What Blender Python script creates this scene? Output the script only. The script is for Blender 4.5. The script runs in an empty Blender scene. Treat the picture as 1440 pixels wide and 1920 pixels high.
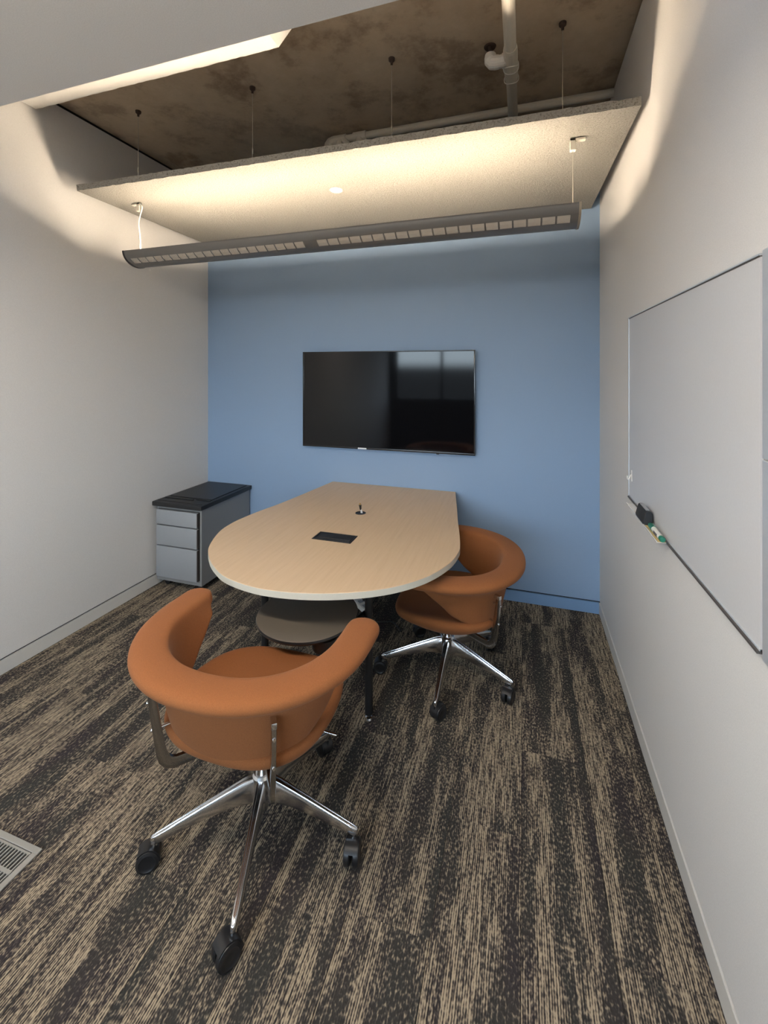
import bpy, bmesh, math, random
from mathutils import Vector, Matrix, noise

scene = bpy.context.scene
COL = scene.collection
PI = math.pi
random.seed(7)

# ------------------------------------------------------------------ camera
YAW = 0.308
cam_data = bpy.data.cameras.new('camera')
cam = bpy.data.objects.new('camera', cam_data)
COL.objects.link(cam)
cam.location = (0.0, 0.0, 1.634)
cam.rotation_euler = (PI / 2, 0.0, YAW)
cam_data.sensor_fit = 'HORIZONTAL'
cam_data.sensor_width = 36.0
cam_data.lens = 818.85 / 1440 * 36.0
cam_data.shift_y = -(960 - 693.08) / 1440
cam_data.clip_start = 0.02
scene.camera = cam

# ------------------------------------------------------------------ world (daylight outside the front windows)
world = bpy.data.worlds.new('daylight')
scene.world = world
world.use_nodes = True
wn = world.node_tree
wn.nodes.clear()
w_out = wn.nodes.new('ShaderNodeOutputWorld')
w_bg = wn.nodes.new('ShaderNodeBackground')
w_tc = wn.nodes.new('ShaderNodeTexCoord')
w_sep = wn.nodes.new('ShaderNodeSeparateXYZ')
w_ramp = wn.nodes.new('ShaderNodeValToRGB')
wn.links.new(w_tc.outputs['Generated'], w_sep.inputs[0])
wn.links.new(w_sep.outputs['Z'], w_ramp.inputs[0])
wn.links.new(w_ramp.outputs[0], w_bg.inputs[0])
wn.links.new(w_bg.outputs[0], w_out.inputs[0])
cr = w_ramp.color_ramp
cr.elements[0].position = 0.0
cr.elements[0].color = (0.03, 0.035, 0.04, 1)
cr.elements[1].position = 1.0
cr.elements[1].color = (0.55, 0.72, 1.0, 1)
e = cr.elements.new(0.02); e.color = (0.72, 0.88, 1.0, 1)
w_bg.inputs['Strength'].default_value = 10.5

TUBE_WATTS = 118.0            # emission strength of the pendant's lamp tubes

FILL_DOWN, FILL_UP = 95.0, 4.5   # emission of the added fill lamp, downwards and upwards

# ------------------------------------------------------------------ exposure
scene.view_settings.view_transform = 'Standard'
scene.view_settings.look = 'None'
scene.view_settings.exposure = 0.18
scene.view_settings.gamma = 1.0
scene.view_settings.use_curve_mapping = False
try:
    scene.cycles.use_denoising = True
    scene.cycles.max_bounces = 10
    scene.cycles.diffuse_bounces = 6
    scene.cycles.caustics_reflective = False
    scene.cycles.caustics_refractive = False
    scene.cycles.sample_clamp_indirect = 6.0
except Exception:
    pass

# ================================================================== materials
MATS = {}



class NT:
    """A small wrapper to write node graphs in few lines."""
    def __init__(self, name):
        self.m = bpy.data.materials.new(name)
        self.m.use_nodes = True
        self.t = self.m.node_tree
        self.b = self.t.nodes['Principled BSDF']

    def n(self, kind, **kw):
        nd = self.t.nodes.new('ShaderNode' + kind)
        for k, v in kw.items():
            setattr(nd, k, v)
        return nd

    def l(self, a, b):
        self.t.links.new(a, b)

    def set(self, node, **kw):
        for k, v in kw.items():
            node.inputs[k.replace('_', ' ')].default_value = v

    def coords(self, kind='Object', scale=(1, 1, 1), offset=None):
        tc = self.n('TexCoord')
        mp = self.n('Mapping')
        mp.inputs['Scale'].default_value = scale
        self.l(tc.outputs[kind], mp.inputs['Vector'])
        if offset is not None:
            self.l(offset, mp.inputs['Location'])
        return mp.outputs[0]

    def noise(self, vec, scale, detail=3, rough=0.55):
        nz = self.n('TexNoise')
        nz.inputs['Scale'].default_value = scale
        nz.inputs['Detail'].default_value = detail
        nz.inputs['Roughness'].default_value = rough
        self.l(vec, nz.inputs['Vector'])
        return nz.outputs['Fac']

    def ramp(self, fac, stops, interp='LINEAR'):
        r = self.n('ValToRGB')
        r.color_ramp.interpolation = interp
        els = r.color_ramp.elements
        while len(els) < len(stops):
            els.new(0.5)
        for el, (p, c) in zip(els, stops):
            el.position = p
            el.color = tuple(c) + (1,) if len(c) == 3 else c
        self.l(fac, r.inputs[0])
        return r.outputs[0]

    def math(self, op, a, b, clamp=False):
        m = self.n('Math', operation=op, use_clamp=clamp)
        for i, v in enumerate((a, b)):
            if isinstance(v, (int, float)):
                m.inputs[i].default_value = v
            else:
                self.l(v, m.inputs[i])
        return m.outputs[0]

    def mix(self, fac, a, b):
        m = self.n('Mix', data_type='RGBA')
        for s, v in ((m.inputs[0], fac), (m.inputs[6], a), (m.inputs[7], b)):
            if isinstance(v, (int, float)):
                s.default_value = v
            elif isinstance(v, tuple):
                s.default_value = v + (1,) if len(v) == 3 else v
            else:
                self.l(v, s)
        return m.outputs[2]

    def bump(self, height, strength=0.2, dist=0.002):
        bp = self.n('Bump')
        bp.inputs['Strength'].default_value = strength
        bp.inputs['Distance'].default_value = dist
        self.l(height, bp.inputs['Height'])
        self.l(bp.outputs[0], self.b.inputs['Normal'])


def plain(name, color, rough=0.5, metal=0.0, spec=0.5, grain=0.0, grain_scale=200, coat=0.0):
    t = NT(name)
    t.set(t.b, Roughness=rough, Metallic=metal)
    t.b.inputs['Specular IOR Level'].default_value = spec
    t.b.inputs['Coat Weight'].default_value = coat
    v = t.coords()
    f = t.noise(v, grain_scale, 2)
    k = 0.06 if grain else 0.02
    c = t.ramp(f, [(0.3, tuple(x * (1 - k) for x in color)), (0.7, tuple(min(1, x * (1 + k)) for x in color))])
    t.l(c, t.b.inputs['Base Color'])
    if grain:
        t.bump(f, grain, 0.001)
    MATS[name] = t.m
    return t.m


wall_white = plain('painted_wall', (0.66, 0.645, 0.625), 0.75, grain=0.04, grain_scale=350)
wall_blue = plain('painted_blue_wall', (0.225, 0.325, 0.475), 0.65, grain=0.04, grain_scale=350)
base_white = plain('base_white', (0.60, 0.585, 0.55), 0.5)
base_blue = plain('base_blue', (0.17, 0.285, 0.46), 0.5)
gap_black = plain('gap_black', (0.012, 0.011, 0.010), 0.9)
soffit_mat = plain('soffit_paint', (0.74, 0.735, 0.72), 0.8, grain=0.03, grain_scale=300)
black_metal = plain('black_powder_coat', (0.008, 0.008, 0.009), 0.45)
black_plastic = plain('black_plastic', (0.010, 0.010, 0.011), 0.38)
black_matte = plain('black_laminate', (0.012, 0.012, 0.013), 0.42, grain=0.05, grain_scale=500)
cabinet_grey = plain('cabinet_silver', (0.25, 0.25, 0.25), 0.42, metal=0.25, grain=0.02, grain_scale=900)
cabinet_front = plain('drawer_silver', (0.33, 0.345, 0.36), 0.4, metal=0.25, grain=0.02, grain_scale=900)
alu = plain('polished_aluminium', (0.74, 0.74, 0.75), 0.17, metal=1.0)
chrome = plain('dark_chrome', (0.40, 0.39, 0.38), 0.20, metal=1.0)
alu_frame = plain('anodised_aluminium', (0.62, 0.66, 0.70), 0.4, metal=0.5)
dark_frame = plain('dark_rail', (0.10, 0.09, 0.085), 0.5, metal=0.3)
board_white = plain('whiteboard_enamel', (0.60, 0.60, 0.605), 0.32, spec=0.4)
white_plastic = plain('white_plastic', (0.72, 0.70, 0.66), 0.45)
pipe_white = plain('white_pipe', (0.62, 0.58, 0.50), 0.45)
rust_brown = plain('rusty_iron', (0.05, 0.03, 0.02), 0.8)
wire_steel = plain('steel_wire', (0.45, 0.42, 0.36), 0.4, metal=0.6)
housing_grey = plain('fixture_grey', (0.20, 0.19, 0.178), 0.45, metal=0.35)
fixture_inside = plain('fixture_reflector', (0.82, 0.80, 0.76), 0.4)
grille_metal = plain('grille_aluminium', (0.36, 0.345, 0.31), 0.42, metal=0.4)
stool_top = plain('stool_laminate', (0.115, 0.098, 0.078), 0.55, grain=0.12, grain_scale=700)
edge_band = plain('table_edge_band', (0.50, 0.475, 0.40), 0.5)
gold_metal = plain('gold_contact', (0.55, 0.36, 0.12), 0.3, metal=1.0)
screen_mat = plain('tv_screen', (0.003, 0.003, 0.004), 0.06, spec=0.36)
green_plastic = plain('green_plastic', (0.015, 0.16, 0.10), 0.3)
marker_white = plain('marker_barrel', (0.75, 0.73, 0.66), 0.35)
yellow_paper = plain('yellow_ledge', (0.62, 0.50, 0.26), 0.6)
eraser_felt = plain('eraser_felt', (0.02, 0.022, 0.026), 0.8, grain=0.3, grain_scale=600)
label_grey = plain('label_grey', (0.30, 0.31, 0.33), 0.4)

# clear plastic for the pen ledge and the hook
t = NT('clear_plastic')
t.set(t.b, Roughness=0.12)
t.b.inputs['Base Color'].default_value = (0.86, 0.84, 0.80, 1)
t.b.inputs['Alpha'].default_value = 0.45
clear_plastic = t.m

# orange wool upholstery
t = NT('orange_wool')
v = t.coords()
f1 = t.noise(v, 420, 3, 0.6)
f2 = t.noise(v, 9, 2)
c = t.ramp(f1, [(0.25, (0.190, 0.066, 0.022)), (0.75, (0.262, 0.099, 0.034))])
c = t.mix(t.math('MULTIPLY', f2, 0.25), c, (0.215, 0.078, 0.026))
t.l(c, t.b.inputs['Base Color'])
t.set(t.b, Roughness=0.92)
t.b.inputs['Specular IOR Level'].default_value = 0.2
t.b.inputs['Sheen Weight'].default_value = 0.08
t.b.inputs['Sheen Roughness'].default_value = 0.5
t.b.inputs['Sheen Tint'].default_value = (1.0, 0.75, 0.6, 1)
t.bump(f1, 0.25, 0.0012)
wool = t.m

# light maple laminate
t = NT('maple_laminate')
v = t.coords(scale=(1, 1, 1))
rot = t.n('Mapping')
rot.inputs['Rotation'].default_value = (0, 0, 0.32)
rot.inputs['Scale'].default_value = (26, 1.6, 1)
t.l(v, rot.inputs['Vector'])
f = t.noise(rot.outputs[0], 2.4, 5, 0.6)
f2 = t.noise(rot.outputs[0], 14, 2, 0.6)
c = t.ramp(f, [(0.30, (0.53, 0.385, 0.245)), (0.5, (0.565, 0.415, 0.27)), (0.72, (0.59, 0.44, 0.29))])
c = t.mix(t.math('MULTIPLY', f2, 0.12), c, (0.48, 0.34, 0.21))
t.l(c, t.b.inputs['Base Color'])
t.set(t.b, Roughness=0.42)
t.b.inputs['Specular IOR Level'].default_value = 0.4
maple = t.m

# board-marked raw concrete
t = NT('raw_concrete')
v = t.coords()
big = t.noise(v, 1.1, 6, 0.62)
mid = t.noise(v, 4.5, 6, 0.68)
fine = t.noise(v, 60, 4, 0.7)
c = t.ramp(big, [(0.34, (0.30, 0.22, 0.145)), (0.5, (0.58, 0.47, 0.34)), (0.66, (0.72, 0.61, 0.47))])
c2 = t.ramp(mid, [(0.36, (0.20, 0.14, 0.10)), (0.50, (0.58, 0.475, 0.345)), (0.72, (0.72, 0.61, 0.47))])
c = t.mix(0.55, c, c2)
c = t.mix(t.math('MULTIPLY', fine, 0.30), c, (0.36, 0.28, 0.20))
t.l(c, t.b.inputs['Base Color'])
t.set(t.b, Roughness=0.85)
t.bump(t.math('ADD', t.math('MULTIPLY', mid, 0.6), t.math('MULTIPLY', fine, 0.3)), 0.35, 0.006)
concrete = t.m

# wood-fibre acoustic board
t = NT('wood_fibre_board')
v = t.coords()
st = t.n('Mapping')
st.inputs['Scale'].default_value = (1, 1.9, 1)
t.l(v, st.inputs['Vector'])
f1 = t.noise(st.outputs[0], 120, 4, 0.75)
f2 = t.noise(st.outputs[0], 55, 4, 0.7)
c = t.ramp(f1, [(0.36, (0.11, 0.10, 0.085)), (0.46, (0.32, 0.305, 0.275)), (0.70, (0.40, 0.39, 0.36))])
c = t.mix(t.math('MULTIPLY', f2, 0.3), c, (0.30, 0.285, 0.25))
t.l(c, t.b.inputs['Base Color'])
t.set(t.b, Roughness=0.95)
t.bump(t.math('ADD', f1, t.math('MULTIPLY', f2, 0.7)), 1.0, 0.010)
fibre = t.m

# loop-pile carpet plank: ragged stripes along the plank, single light yarns over charcoal
t = NT('carpet_pile')
oi = t.n('ObjectInfo')
offs = t.n('CombineXYZ')
t.l(t.math('MULTIPLY', oi.outputs['Random'], 37.0), offs.inputs[0])
t.l(t.math('MULTIPLY', oi.outputs['Random'], 91.0), offs.inputs[1])
base = t.coords(offset=offs.outputs[0])


def scaled(vec, s):
    m = t.n('Mapping')
    m.inputs['Scale'].default_value = s
    t.l(vec, m.inputs['Vector'])
    return m.outputs[0]


def scaled_tc(s):
    """yarn coordinates: same pitch on every plank"""
    return t.coords('Object', s, offs.outputs[0])


stripe = t.noise(scaled(base, (10.0, 1.0, 1)), 1.0, 2, 0.5)
ragged = t.noise(scaled(base, (40.0, 9.0, 1)), 1.0, 3, 0.6)
speck = t.noise(scaled(base, (150.0, 85.0, 1)), 1.0, 1, 0.5)
dash = t.noise(scaled(base, (143.0, 11.0, 1)), 1.0, 1, 0.5)
sepx = t.n('SeparateXYZ')
t.l(t.coords(), sepx.inputs[0])
rib = t.math('SINE', t.math('MULTIPLY', sepx.outputs['X'], 2 * PI / 0.0066), 0.0)
tone = t.math('ADD', t.math('MULTIPLY', stripe, 1.0), t.math('MULTIPLY', ragged, 0.34))
tone = t.math('ADD', tone, t.math('MULTIPLY', oi.outputs['Random'], 0.05))
mask = t.ramp(tone, [(0.555, (0, 0, 0)), (0.735, (1, 1, 1))])
# dark parts: scattered nubs; light parts: long unbroken yarns lying along the ribs
yarn_a = speck
yarn_b = t.math('ADD', t.math('MULTIPLY', speck, 0.45), t.math('MULTIPLY', dash, 0.55))
yarn = t.mix(mask, yarn_a, yarn_b)
ysep = t.n('SeparateColor')
t.l(yarn, ysep.inputs[0])
yarn = ysep.outputs[0]
lev = t.math('ADD', yarn, t.math('SUBTRACT', t.math('MULTIPLY', mask, 0.170), 0.048))
lev = t.math('ADD', lev, t.math('MULTIPLY', t.math('MULTIPLY', rib, t.math('ADD', t.math('MULTIPLY', mask, 0.9), 0.35)), 0.065))
c = t.ramp(lev, [(0.46, (0.024, 0.021, 0.020)), (0.55, (0.062, 0.054, 0.047)), (0.62, (0.165, 0.133, 0.098)), (0.71, (0.345, 0.282, 0.198))])
hue = t.noise(scaled(base, (7.0, 2.0, 1)), 1.0, 1)
tint = t.ramp(hue, [(0.38, (0.048, 0.040, 0.046)), (0.5, (0.060, 0.056, 0.049)), (0.62, (0.052, 0.056, 0.050))])
c = t.mix(t.math('MULTIPLY', t.math('SUBTRACT', 1.0, mask), 0.38), c, tint)
yarn = lev
t.l(c, t.b.inputs['Base Color'])
t.set(t.b, Roughness=1.0)
t.b.inputs['Specular IOR Level'].default_value = 0.1
t.bump(yarn, 0.9, 0.004)
carpet = t.m


def emit(name, color, strength):
    tt = NT(name)
    tt.b.inputs['Base Color'].default_value = (*color, 1)
    tt.b.inputs['Emission Color'].default_value = (*color, 1)
    tt.b.inputs['Emission Strength'].default_value = strength
    return tt.m


tube_glow = emit('lamp_tube_glow', (1.0, 0.83, 0.63), TUBE_WATTS)
# the perforated window in the fixture: fine bars with lamplight behind
t = NT('perforated_lens')
v = t.coords(scale=(900, 1, 1))
wv = t.n('TexWave')
wv.inputs['Scale'].default_value = 0.32
t.l(v, wv.inputs['Vector'])
c = t.ramp(wv.outputs['Fac'], [(0.3, (0.22, 0.19, 0.155)), (0.6, (0.62, 0.55, 0.45))])
t.l(c, t.b.inputs['Base Color'])
t.l(c, t.b.inputs['Emission Color'])
t.b.inputs['Emission Strength'].default_value = 0.12
lens_mat = t.m


# ================================================================== mesh helpers
def obj(name, bm, mat, parent=None, loc=None, smooth=False, rotz=0.0):
    me = bpy.data.meshes.new(name)
    bmesh.ops.recalc_face_normals(bm, faces=bm.faces)
    bm.to_mesh(me)
    bm.free()
    if smooth:
        for p in me.polygons:
            p.use_smooth = True
        if smooth != 'all':
            me.set_sharp_from_angle(angle=math.radians(smooth if smooth is not True else 40))
    mats = mat if isinstance(mat, (list, tuple)) else [mat]
    for m in mats:
        me.materials.append(m)
    o = bpy.data.objects.new(name, me)
    COL.objects.link(o)
    if parent is not None:
        o.parent = parent
    if loc is not None:
        o.location = loc
    o.rotation_euler.z = rotz
    return o


def tag(o, label, cat, group=None):
    o['label'] = label
    o['category'] = cat
    if group:
        o['group'] = group
    return o


def empty(name, label, cat, loc=(0, 0, 0), rotz=0.0, group=None):
    o = bpy.data.objects.new(name, None)
    o.empty_display_size = 0.1
    COL.objects.link(o)
    o.location = loc
    o.rotation_euler.z = rotz
    return tag(o, label, cat, group)


def struct(o):
    o['kind'] = 'structure'
    return o


def box(bm, x0, x1, y0, y1, z0, z1, bevel=0.0, seg=2, mat=0):
    vs = [bm.verts.new((x, y, z)) for z in (z0, z1) for y in (y0, y1) for x in (x0, x1)]
    fs = []
    for idx in ((0, 1, 3, 2), (4, 6, 7, 5), (0, 4, 5, 1), (2, 3, 7, 6), (0, 2, 6, 4), (1, 5, 7, 3)):
        f = bm.faces.new([vs[i] for i in idx])
        f.material_index = mat
        fs.append(f)
    if bevel:
        es = list({e for f in fs for e in f.edges})
        bmesh.ops.bevel(bm, geom=es, offset=bevel, segments=seg, profile=0.6, affect='EDGES')
    return bm


def nb():
    return bmesh.new()


def bx(x0, x1, y0, y1, z0, z1, bevel=0.0, seg=2):
    return box(nb(), x0, x1, y0, y1, z0, z1, bevel, seg)


def ring_faces(bm, a, b):
    n = len(a)
    for i in range(n):
        bm.faces.new((a[i], a[(i + 1) % n], b[(i + 1) % n], b[i]))


def tube(bm, pts, r, n=10, caps=True, rs=None):
    pts = [Vector(p) for p in pts]
    rings = []
    up = None
    for i, p in enumerate(pts):
        if i == 0:
            d = pts[1] - p
        elif i == len(pts) - 1:
            d = p - pts[i - 1]
        else:
            d = (pts[i + 1] - p).normalized() + (p - pts[i - 1]).normalized()
        d.normalize()
        if up is None:
            up = Vector((0, 0, 1)) if abs(d.z) < 0.9 else Vector((1, 0, 0))
        s = d.cross(up).normalized()
        up = s.cross(d).normalized()
        rr = rs[i] if rs else r
        rings.append([bm.verts.new(p + s * (rr * math.cos(2 * PI * k / n)) + up * (rr * math.sin(2 * PI * k / n))) for k in range(n)])
    for a, b in zip(rings, rings[1:]):
        ring_faces(bm, a, b)
    if caps:
        bm.faces.new(rings[0])
        bm.faces.new(rings[-1])
    return bm


def lathe(bm, prof, n=32, center=(0, 0), axis='Z'):
    """prof = [(r, z)...]; closed at ends whose r is 0"""
    rings = []
    for r, z in prof:
        if r < 1e-6:
            rings.append([bm.verts.new((center[0], center[1], z))])
        else:
            rings.append([bm.verts.new((center[0] + r * math.cos(2 * PI * k / n), center[1] + r * math.sin(2 * PI * k / n), z)) for k in range(n)])
    for a, b in zip(rings, rings[1:]):
        if len(a) == 1 and len(b) == 1:
            continue
        if len(a) == 1:
            for i in range(n):
                bm.faces.new((a[0], b[i], b[(i + 1) % n]))
        elif len(b) == 1:
            for i in range(n):
                bm.faces.new((a[i], a[(i + 1) % n], b[0]))
        else:
            ring_faces(bm, a, b)
    if len(rings[0]) > 1:
        bm.faces.new(rings[0])
    if len(rings[-1]) > 1:
        bm.faces.new(rings[-1])
    return bm


def xform(bm, M):
    bmesh.ops.transform(bm, matrix=M, verts=bm.verts)
    return bm


def prism(bm, outline, z0, z1):
    a = [bm.verts.new((x, y, z0)) for x, y in outline]
    b = [bm.verts.new((x, y, z1)) for x, y in outline]
    ring_faces(bm, a, b)
    bm.faces.new(a)
    bm.faces.new(b)
    return bm


def catmull(pts, per=8):
    out = []
    n = len(pts)
    P = [Vector(p) for p in pts]
    for i in range(n - 1):
        p0 = P[i - 1] if i else P[0] * 2 - P[1]
        p1, p2 = P[i], P[i + 1]
        p3 = P[i + 2] if i + 2 < n else P[-1] * 2 - P[-2]
        for k in range(per):
            u = k / per
            out.append(0.5 * ((2 * p1) + (p2 - p0) * u + (2 * p0 - 5 * p1 + 4 * p2 - p3) * u * u + (3 * p1 - p0 - 3 * p2 + p3) * u ** 3))
    out.append(P[-1])
    return out


# ================================================================== the room
XL, XR, YB, YF = -2.661, 0.489, 3.217, -2.4
ZC = 3.24
T = 0.12

floor = struct(obj('floor', bx(XL - T, XR + T, YF - T, YB + T, -0.10, -0.006), gap_black))
# carpet planks laid end to end, staggered from column to column
PW, PL = 0.25, 1.0
plank_mesh = None
k0 = math.floor((XL + 0.255) / PW)
for k in range(k0, 4):
    xa, xb = max(XL, -0.255 + k * PW), min(XR, -0.255 + (k + 1) * PW)
    if xb - xa < 0.01:
        continue
    shift = (k * 0.37) % 1.0
    y = YF - 1.0 + shift
    while y < YB:
        ya, yb = max(YF, y), min(YB, y + PL)
        if yb - ya > 0.02:
            g = 0.0005
            full = (abs(xb - xa - PW) < 1e-4 and abs(yb - ya - PL) < 1e-4)
            if full and plank_mesh is not None:
                o = bpy.data.objects.new('carpet_plank', plank_mesh)
                COL.objects.link(o)
                o.parent = floor
                o.location = ((xa + xb) / 2, (ya + yb) / 2, 0)
            else:
                hx, hy = (xb - xa) / 2 - g, (yb - ya) / 2 - g
                o = obj('carpet_plank', bx(-hx, hx, -hy, hy, -0.006, 0.0, 0.0008, 1), carpet, floor, ((xa + xb) / 2, (ya + yb) / 2, 0))
                if full:
                    plank_mesh = o.data
        y += PL

BH = 0.075     # base height
RG = 0.086     # top of the reveal above it
WT = 3.218     # top of the painted walls, a dark reveal under the slab


def wall(name, mat, x0, x1, y0, y1):
    return struct(obj(name, bx(x0, x1, y0, y1, RG, WT), mat))


wall_left = wall('wall_left', wall_white, XL - T, XL, YF, YB)
wall_right = wall('wall_right', wall_white, XR, XR + T, YF, YB)
wall_back = wall('wall_back', wall_blue, XL - T, XR + T, YB, YB + T)
# dark reveals: a black backing set back behind the wall face at base and head
bm = nb()
box(bm, XL - T, XL - 0.012, YF, YB, -0.05, ZC)
box(bm, XR + 0.012, XR + T, YF, YB, -0.05, ZC)
box(bm, XL - T, XR + T, YB + 0.012, YB + T, -0.05, ZC)
bmr = obj('trim_1', bm, gap_black)
struct(bmr)
bmr.scale = (1.0, 1.0, 1.0)
struct(obj('baseboard_left', bx(XL - T, XL + 0.001, YF, YB, 0.0, BH), base_white))
struct(obj('baseboard_right', bx(XR - 0.004, XR + T, YF, YB, 0.0, BH + 0.004, 0.001, 1), base_white))
struct(obj('baseboard_back', bx(XL - T, XR - 0.004, YB - 0.001, YB + T, 0.0, BH), base_blue))

struct(obj('ceiling', bx(XL - T, XR + T, 1.2, YB + T, ZC, ZC + 0.2), concrete))
# lower plaster ceiling over the entrance side
SY = 1.10
struct(obj('ceiling_soffit', bx(XL, XR, YF, SY, 2.60, ZC + 0.1), soffit_mat))

# front wall behind the camera: glazed
bm = nb()
box(bm, XL - T, XR + T, YF - T, YF, -0.02, 1.00)
box(bm, XL - T, XR + T, YF - T, YF, 2.50, ZC)
box(bm, XL - T, XL + 0.12, YF - T, YF, 1.00, 2.50)
box(bm, XR - 0.12, XR + T, YF - T, YF, 1.00, 2.50)
struct(obj('wall_front', bm, plain('dark_wall', (0.035, 0.037, 0.04), 0.7)))
wf = struct(obj('window_1', box(box(nb(), XL + 0.12, XR - 0.12, YF - 0.09, YF - 0.03, 1.00, 1.05), XL + 0.12, XR - 0.12, YF - 0.09, YF - 0.03, 2.45, 2.50), black_metal))
for i in range(4):
    xm = XL + 0.12 + (XR - XL - 0.24 - 0.05) * i / 3
    obj('mullion', bx(xm, xm + 0.05, YF - 0.09, YF - 0.03, 1.05, 2.45), black_metal, wf)

# plaster beam below the slab, ends short of the room's middle with a sloped end
bm = nb()
prof = [(-2.645, 3.118), (-1.072, 3.118), (-0.955, 3.24), (-2.645, 3.24)]
a = [bm.verts.new((x, 1.45, z)) for x, z in prof]
b = [bm.verts.new((x, 1.770, z)) for x, z in prof]
ring_faces(bm, a, b)
bm.faces.new(a); bm.faces.new(b)
bmesh.ops.subdivide_edges(bm, edges=[e for e in bm.edges if abs((e.verts[0].co - e.verts[1].co).x) > 1], cuts=60, use_grid_fill=True)
for vtx in bm.verts:
    if vtx.co.y > 1.7 and vtx.co.z < 3.13:
        vtx.co.y += 0.004 * noise.noise(vtx.co * 31)
        vtx.co.z += 0.002 * noise.noise(vtx.co * 23 + Vector((3, 1, 2)))
beam = obj('trim_2', bm, white_plastic)
struct(beam)

# ================================================================== hanging acoustic panel
PZ = 2.713
PX0, PX1, PY0, PY1 = -2.580, 0.448, 1.984, 3.172
panel = empty('acoustic_panel', 'large cream wood fibre acoustic panel hanging level under the concrete slab', 'panel', ((PX0 + PX1) / 2, (PY0 + PY1) / 2, PZ), 0.0225)
cxp, cyp = panel.location.x, panel.location.y
bm = nb()
nx, ny = 110, 6
hx, hy = (PX1 - PX0) / 2, (PY1 - PY0) / 2
TH = 0.036
grid = {}
for side, z in ((0, 0.0), (1, TH)):
    for i in range(nx + 1):
        for j in range(ny + 1):
            x, y = -hx + 2 * hx * i / nx, -hy + 2 * hy * j / ny
            edge = j in (0,)
            rx = (noise.noise(Vector((x * 35, side * 5.0, 1.7)))) * 0.007 if edge else 0
            rz = (noise.noise(Vector((x * 40, side * 9.0, 4.1)))) * 0.003 if edge else 0
            grid[side, i, j] = bm.verts.new((x, y + rx, z + rz))
for side in (0, 1):
    for i in range(nx):
        for j in range(ny):
            bm.faces.new([grid[side, i, j], grid[side, i + 1, j], grid[side, i + 1, j + 1], grid[side, i, j + 1]])
loop = [(i, 0) for i in range(nx)] + [(nx, j) for j in range(ny)] + [(i, ny) for i in range(nx, 0, -1)] + [(0, j) for j in range(ny, 0, -1)]
for (i, j), (i2, j2) in zip(loop, loop[1:] + loop[:1]):
    bm.faces.new([grid[0, i, j], grid[0, i2, j2], grid[1, i2, j2], grid[1, i, j]])
obj('fibre_board', bm, fibre, panel)
for wx in (-2.287, -1.476, -0.655, 0.166):
    for wy in (2.15, 3.0):
        x, y = wx - cxp, wy - cyp
        h = ZC - PZ
        bm = nb()
        tube(bm, [(x, y, TH), (x, y, h)], 0.0016, 6)
        # eye and clamp low on the wire
        tube(bm, [(x + 0.009 * math.cos(q * PI / 6), y, TH + 0.075 + 0.009 * math.sin(q * PI / 6)) for q in range(13)], 0.002, 6)
        tube(bm, [(x, y, TH + 0.11), (x, y, TH + 0.14)], 0.004, 6)
        tube(bm, [(x, y, TH + 0.02), (x, y, TH + 0.05)], 0.004, 6)
        obj('suspension_wire', bm, wire_steel, panel)
        bm = lathe(nb(), [(0.0, h - 0.035), (0.006, h - 0.033), (0.007, h - 0.02), (0.016, h - 0.012), (0.017, h), (0, h)], 12, (x, y))
        obj('ceiling_anchor', bm, rust_brown, panel)

cover = tag(obj('round_cover', lathe(nb(), [(0.0, -0.006), (0.036, -0.005), (0.040, 0.0), (0.0, 0.0)], 32), plain('cover_cream', (0.43, 0.41, 0.385), 0.5), None, (-1.069, 2.415, PZ), 40),
            'small flat round white cover plate under the acoustic panel', 'cover')

# ================================================================== pendant light
LX0, LX1, LY, LZ = -2.375, 0.238, 2.21, 2.377
lamp = empty('pendant_light', 'long grey trough pendant light with perforated windows under the acoustic panel', 'lamp', ((LX0 + LX1) / 2, LY, LZ))
lcx = lamp.location.x
LH = (LX1 - LX0) / 2
HW, HD = 0.105, 0.082


def arc(psi, off=0.0):
    return (-(HW + off) * math.cos(psi), -(HD + off) * math.sin(psi))


N = 28
psi_all = [PI * i / N for i in range(N + 1)]
CA, CB = 0.62, 1.06      # arc span of the windows on the entrance side
# cell layout along the length: two runs of twenty windows
runs = []
x0 = -LH + 0.030
runA = (x0, x0 + 20 * 0.0605)
runB = (runA[1] + 0.075, LH - 0.030)
cells = []
for (a0, a1) in (runA, runB):
    w = (a1 - a0) / 20
    for i in range(20):
        cells.append((a0 + i * w + 0.004, a0 + (i + 1) * w - 0.004))
# housing skin (a bent sheet with openings where the windows sit)
bm = nb()
psis = sorted(set([round(p, 5) for p in psi_all if not (CA - 0.04 < p < CB + 0.04)] + [CA, (CA + CB) / 2, CB]))
xs = sorted(set([-LH, LH] + [round(v, 5) for c in cells for v in c]))
op = [(round(a, 5), round(b, 5)) for a, b in cells]
openings = set(op)
vg = {}
for i, x in enumerate(xs):
    for j, p in enumerate(psis):
        for s, off in ((0, 0.0), (1, -0.003)):
            yy, zz = arc(p, off)
            vg[i, j, s] = bm.verts.new((x, yy, zz))


def is_open(i, j):
    return (xs[i], xs[i + 1]) in openings and CA - 1e-4 <= psis[j] and psis[j + 1] <= CB + 1e-4


for i in range(len(xs) - 1):
    for j in range(len(psis) - 1):
        if is_open(i, j):
            continue
        for s in (0, 1):
            f = bm.faces.new([vg[i, j, s], vg[i + 1, j, s], vg[i + 1, j + 1, s], vg[i, j + 1, s]])
            f.material_index = s
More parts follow.
